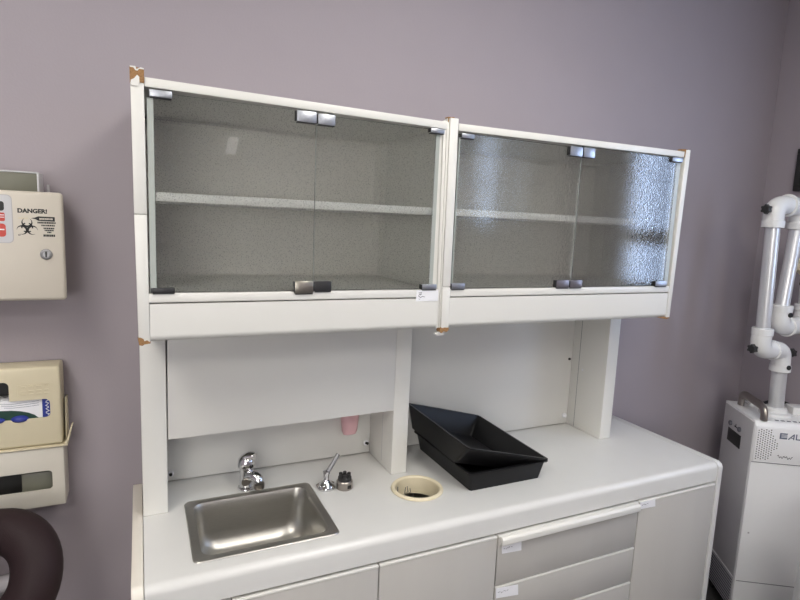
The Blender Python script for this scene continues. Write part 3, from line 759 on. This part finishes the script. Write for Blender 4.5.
# ring plane leans well back from the floor
e1 = rx_.normalized(); e2 = (ux * .93 + fx * .36); e2 = (e2 - e1 * e2.dot(e1)).normalized()
cen = Vector((CX, CY, CZc))
pts = []
for i in range(44):
    a = 2 * math.pi * i / 44
    ax = .100 * math.cos(a); ay = .108 * math.sin(a)
    if ax < 0: ax *= 1.6
    pts.append(cen + e1 * ax + e2 * ay)
b = NB(); tube(b, pts, .0555, 22, closed=True); obj('padded_ring', b, M['vinyl'], t)
BX, BY = t.location.x, t.location.y
rv = e1.cross(e2).normalized()
rv = rv if rv.dot(fx) > 0 else -rv
b = NB(); q = cen + rv * .075
tube(b, smooth_path([q + e1 * .05 + e2 * .05, q + e1 * .02 + e2 * -.005, q + e1 * -.06 + e2 * -.06, Vector((BX, BY, .60)), Vector((BX, BY, .50))], 5), .026, 12)
o = obj('support_arm', b, M['lgrey'], t); o['label'] = 'light grey plastic support arm'
b = NB(); lathe(b, [(0, .44), (.17, .44), (.19, .455), (.195, .475), (.185, .50), (.15, .515), (0, .52)], (BX, BY, 0), 40); obj('seat', b, M['vinyl'], t)
b = NB(); cyl(b, (BX, BY, .09), (BX, BY, .44), .028, 20); obj('column', b, M['chrome'], t)
for k_ in range(5):
    a = 2 * math.pi * k_ / 5 + .3; ca, sa = math.cos(a), math.sin(a)
    b = NB(); tube(b, [(BX, BY, .10), (BX + .14 * ca, BY + .14 * sa, .085), (BX + .26 * ca, BY + .26 * sa, .07)], [.026, .020, .015], 10); lg = obj('base_leg', b, M['rubber'], t)
    b = NB(); cyl(b, (BX + .25 * ca - .018 * sa, BY + .25 * sa + .018 * ca, .0275), (BX + .25 * ca + .018 * sa, BY + .25 * sa - .018 * ca, .0275), .027, 18, .004); obj('caster', b, M['rubber'], lg)

# ------------------------------------------------------------------ suction tower
TX, TY, TR = 2.604, -.342, math.atan2(-.543, .84)
t = thing('suction_unit', 'white floor standing suction unit with pipe arms in the corner', 'suction unit', (TX, TY, 0), TR)
def lobj(name, bm, m, parent=None, **k): return obj(name, bm, m, parent or t, local=True, **k)
HW, HD = .165, .1465
b = NB()
prof = [(-HW, .062), (HW, .062), (HW, .93), (HW - .012, .95), (-HW + .012, .95), (-HW, .935)]
prism(b, [(-HD, .062), (HD, .062), (HD, .95), (-HD + .020, .95), (-HD + .008, .945), (-HD, .930)], 'x', -HW, HW, .004)
body = lobj('housing', b, M['tower'])
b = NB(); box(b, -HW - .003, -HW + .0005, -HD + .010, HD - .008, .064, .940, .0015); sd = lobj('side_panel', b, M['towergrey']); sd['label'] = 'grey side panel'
b = NB(); box(b, -HW + .004, HW - .004, -HD - .006, -HD + .001, .770, .928, .003); fp = lobj('control_panel', b, M['tower'])
b = NB(); box(b, -HW + .002, HW - .002, -HD - .0004, -HD + .001, .766, .7695); lobj('panel_gap', b, M['ink'])
b = NB(); box(b, -HW + .006, HW - .006, -HD - .0005, -HD + .001, .2060, .2090); lobj('lower_gap', b, M['ink'])
b = NB(); cyl(b, (-HW + .030, -HD + .0005, .440), (-HW + .030, -HD - .0012, .440), .004, 10); lobj('screw', b, M['lgrey'])
yf = -HD - .006
k = NB()
for i in range(10):
    for j in range(13):
        x = -HW + .014 + i * .0098; z = .786 + j * .0105 + (.005 if i % 2 else 0)
        lim = 6.6 - abs(j - 6) * .62 + 2.2
        if i <= lim and z < .921: cyl(k, (x, yf + .0003, z), (x, yf - .0004, z), .0027, 8)
lobj('speaker_grille', k, M['black'], fp)
k = NB(); X = -HW + .098
flat(k, [(X, .882), (X + .030, .882), (X + .030, .908), (X, .908)], yf)
def lstroke(pts, w): stroke(k, pts, w, yf)
lstroke([(X + .036, .883), (X + .056, .905), (X + .056, .883)], .0045); lstroke([(X + .046, .889), (X + .056, .889)], .003)
lstroke([(X + .066, .906), (X + .066, .884), (X + .084, .884)], .0045); lstroke([(X + .092, .884), (X + .092, .906)], .0045)
lg = lobj('logo', k, M['logo'], fp, smooth=False)
k = NB()
for zz in (.889, .8945, .900): flat(k, [(X + .006, zz), (X + .030, zz), (X + .030, zz + .0024), (X + .006, zz + .0024)], yf - .0005)
lobj('logo_lines', k, M['tower'], lg, smooth=False)
k = NB(); pts = []
for i in range(26): pts.append((X + .002 + i * .0024, .803 + .0042 * math.sin(i * 1.35) + .003 * math.cos(i * .5) - i * .00018))
stroke(k, pts, .0020, yf); lobj('script_mark', k, M['black'], fp, smooth=False)
# left side: display, knobs, louvres
xs = -HW - .003
b = NB(); box(b, xs - .002, xs + .0005, -.045, .080, .780, .842, .0015); lobj('display', b, M['black'], sd)
for yy in (.058, -.030):
    b = NB(); cyl(b, (xs + .0003, yy, .868), (xs - .010, yy, .868), .011, 16, .002); lobj('side_knob', b, M['ink'], sd)
b = NB(); box(b, xs - .0008, xs + .0005, .000, .026, .862, .868); box(b, xs - .0008, xs + .0005, .010, .016, .868, .878); lobj('side_print', b, M['black'], sd)
b = NB()
for i in range(10): box(b, xs - .0022, xs + .0004, -HD + .018, HD - .014, .074 + i * .0135, .0785 + i * .0135, .0008)
lobj('louvres', b, M['ink'], sd)
b = NB(); box(b, xs - .0015, xs + .0004, -HD + .012, HD - .010, .2145, .2185); lobj('side_seam', b, M['tower'], sd)
for sx in (-1, 1):
    for sy in (-1, 1):
        b = NB(); cx_, cy_ = sx * (HW - .035), sy * (HD - .035)
        cyl(b, (cx_ - .014, cy_, .0275), (cx_ + .014, cy_, .0275), .027, 18, .004); box(b, cx_ - .020, cx_ + .020, cy_ - .012, cy_ + .012, .0480, .0622, .002); lobj('caster', b, M['rubber'])
# handle along the left top edge
b = NB(); hx = -HW + .040
pts = smooth_path([(hx, -HD + .022, .950), (hx, -HD + .026, .985), (hx, -HD + .055, 1.004), (hx, -.01, 1.006), (hx, .055, 1.006), (hx, .082, .990), (hx, .085, .950)], 5)
tube(b, pts, .0135, 14, flat=1.35); lobj('carry_handle', b, M['nickel'])
# top tray details
b = NB(); box(b, .045, .120, -.02, .05, .950, .985, .004); box(b, -.09, .13, .075, .13, .950, .962, .003); lobj('top_block', b, M['pvc'])
b = NB()
for i in range(9): box(b, -.075 + i * .024, -.060 + i * .024, -HD + .026, -HD + .036, .9500, .9512)
lobj('top_slots', b, M['ink'])

# pipes: built in world space, parented to the rotated unit
inv = (Matrix.Translation((TX, TY, 0)) @ Matrix.Rotation(TR, 4, 'Z')).inverted()
def wobj(name, bm, m, parent=None, **k):
    bmesh.ops.transform(bm, matrix=inv, verts=bm.verts[:]); return obj(name, bm, m, parent or t, local=True, **k)
YP = -.345
PB = (2.566, YP, .95); PT = (2.553, YP, 1.205)
b = NB(); lathe(b, [(0, 0), (.062, 0), (.064, .004), (.062, .012), (.046, .016), (.042, .034), (.036, .036), (0, .036)], PB, 32); wobj('column_flange', b, M['pvc'])
b = NB(); cyl(b, (PB[0], YP, .98), PT, .0300, 24); wobj('column', b, M['alu'])
def elbow(name, path, r=.038, collars=()):
    b = NB(); tube(b, smooth_path(path, 6), r, 22)
    for p, d, L, rr_ in collars:
        p = Vector(p); d = Vector(d).normalized(); cyl(b, p - d * L / 2, p + d * L / 2, rr_, 24, .002)
    return wobj(name, b, M['pvc'])
def knob(parent, p, d, s=0.78):
    b = NB(); p = Vector(p); d = Vector(d).normalized()
    cyl(b, p, p + d * .022 * s, .008 * s, 12); cyl(b, p + d * .018 * s, p + d * .046 * s, .021 * s, 18, .004)
    for k_ in range(6):
        a = k_ * math.pi / 3; u1 = Vector((0, 0, 1)); u2 = d.cross(u1).normalized()
        o_ = (u1 * math.cos(a) + u2 * math.sin(a)) * .019 * s
        cyl(b, p + d * .020 * s + o_, p + d * .044 * s + o_, .0065 * s, 8, .001)
    wobj('locking_knob', b, M['rubber'], parent)
def dot(parent, p):
    b = NB(); p = Vector(p); cyl(b, p, p + Vector((-.2, -1, 0)).normalized() * .006, .0105, 14, .001); wobj('set_screw', b, M['rubber'], parent)
# joint above the column : comes up, turns to the left
J = 1.243
e = elbow('elbow_fitting', [(2.555, YP, 1.155), (2.552, YP, 1.205), (2.545, YP, 1.232), (2.520, YP, 1.246), (2.475, YP, 1.250)], .0385, [((2.556, YP, 1.165), (0, 0, 1), .03, .0415), ((2.478, YP, 1.250), (1, 0, 0), .014, .0435)])
knob(e, (2.580, YP - .01, 1.232), (1, -.1, 0)); dot(e, (2.548, YP - .038, 1.175))
e = elbow('elbow_fitting', [(2.475, YP, 1.251), (2.435, YP, 1.253), (2.408, YP, 1.262), (2.395, YP, 1.290), (2.397, YP, 1.345)], .0385, [((2.397, YP, 1.335), (0, 0, 1), .03, .0415)])
knob(e, (2.370, YP, 1.262), (-1, 0, .05))
b = NB(); cyl(b, (2.398, YP, 1.33), (2.372, YP, 1.800), .0270, 24); wobj('arm_tube', b, M['alu'])
e = elbow('elbow_fitting', [(2.371, YP, 1.778), (2.368, YP, 1.825), (2.378, YP, 1.852), (2.405, YP, 1.864), (2.450, YP, 1.866)], .0385, [((2.371, YP, 1.787), (0, 0, 1), .03, .0415), ((2.449, YP, 1.866), (1, 0, 0), .012, .0470)])
knob(e, (2.340, YP, 1.845), (-1, 0, 0))
e = elbow('elbow_fitting', [(2.450, YP, 1.866), (2.500, YP, 1.866), (2.528, YP, 1.856), (2.541, YP, 1.828), (2.540, YP, 1.775)], .0385, [((2.540, YP, 1.785), (0, 0, 1), .03, .0415)])
b = NB(); cyl(b, (2.540, YP, 1.80), (2.508, YP, 1.425), .0270, 24); wobj('arm_tube', b, M['alu'])
e = elbow('elbow_fitting', [(2.509, YP, 1.440), (2.506, YP, 1.395), (2.512, YP, 1.366), (2.540, YP, 1.352), (2.585, YP, 1.350)], .0385, [((2.509, YP, 1.432), (0, 0, 1), .03, .0415), ((2.560, YP, 1.350), (1, 0, 0), .012, .0450)])
dot(e, (2.506, YP - .038, 1.408))
e = elbow('elbow_fitting', [(2.585, YP, 1.350), (2.630, YP, 1.351), (2.665, YP, 1.362), (2.680, YP, 1.390), (2.680, YP, 1.440)], .0385, [((2.680, YP, 1.432), (0, 0, 1), .03, .0415)])
b = NB(); cyl(b, (2.680, YP, 1.43), (2.660, YP, 1.640), .0270, 24); wobj('arm_tube', b, M['alu'])
b = NB(); lathe(b, [(0, -.03), (.028, -.03), (.050, -.005), (.054, .012), (.045, .024), (.028, .030), (0, .030)], (2.640, YP - .005, 1.610), 24, along((-.4, -.3, .8))); o = wobj('joint_hub', b, M['ring']); o['label'] = 'beige joint hub'
knob(o, (2.625, YP - .02, 1.575), (-.6, -.2, -.8), .9)
b = NB(); tube(b, smooth_path([(2.600, -.26, .968), (2.66, -.29, .985), (2.72, -.33, .965), (2.775, -.36, .90), (2.79, -.38, .5), (2.79, -.38, .05)], 6), .0065, 10)
wobj('power_cable', b, M['rubber'])

# ------------------------------------------------------------------ white rounded equipment at the right edge
EX, EY = 2.302, -.818
t = thing('equipment_pedestal', 'white rounded equipment pedestal at the right edge before the suction unit', 'pedestal', (EX, EY, 0))
b = NB(); lathe(b, [(0, .05), (.110, .05), (.128, .10), (.146, .25), (.150, .40), (.145, .52), (.125, .62), (.08, .68), (0, .70)], (EX, EY, 0), 48); obj('housing', b, M['tower'], t)
b = NB(); lathe(b, [(0, 0), (.16, 0), (.165, .02), (.13, .048), (0, .05)], (EX, EY, 0), 40); obj('foot', b, M['rubber'], t)

# dark frame on the right wall
t = thing('wall_frame', 'dark frame on the right wall above the pipe arms', 'frame', (X1, -.38, 1.96))
b = NB()
box(b, X1 - .022, X1 - .001, -.60, -.145, 1.955, 1.980, .002); box(b, X1 - .022, X1 - .001, -.60, -.145, 2.125, 2.150, .002)
box(b, X1 - .022, X1 - .001, -.170, -.145, 1.980, 2.125, .002); box(b, X1 - .022, X1 - .001, -.60, -.575, 1.980, 2.125, .002)
obj('frame', b, M['rubber'], t)
bx('picture', M['green'], t, X1 - .012, X1 - .002, -.575, -.170, 1.980, 2.125)

# ------------------------------------------------------------------ camera, world, view
cam = bpy.data.cameras.new('camera'); co = bpy.data.objects.new('camera', cam); COL.objects.link(co)
cam.sensor_width = 36; cam.lens = 552.87 * 36 / 800; cam.clip_start = .05
f = Vector((0.42457, 0.89485, -0.13746)).normalized()
r = Vector((0.90511, -0.42310, 0.04215)); r = (r - f * r.dot(f)).normalized(); u = r.cross(f)
co.matrix_world = Matrix(((r.x, u.x, -f.x, .0061), (r.y, u.y, -f.y, -1.7779), (r.z, u.z, -f.z, 1.7257), (0, 0, 0, 1)))
SC.camera = co
w = bpy.data.worlds.new('daylight'); SC.world = w; w.use_nodes = True
bg = w.node_tree.nodes['Background']; bg.inputs['Color'].default_value = (.70, .82, 1.0, 1); bg.inputs['Strength'].default_value = 1.0
SC.view_settings.view_transform = 'Standard'; SC.view_settings.look = 'None'
SC.view_settings.gamma = 1; SC.view_settings.exposure = 0.50; SC.view_settings.use_curve_mapping = False
SC.cycles.use_denoising = True
SC.cycles.max_bounces = 12; SC.cycles.transparent_max_bounces = 16
SC.cycles.caustics_reflective = False; SC.cycles.caustics_refractive = True
SC.cycles.sample_clamp_indirect = 6
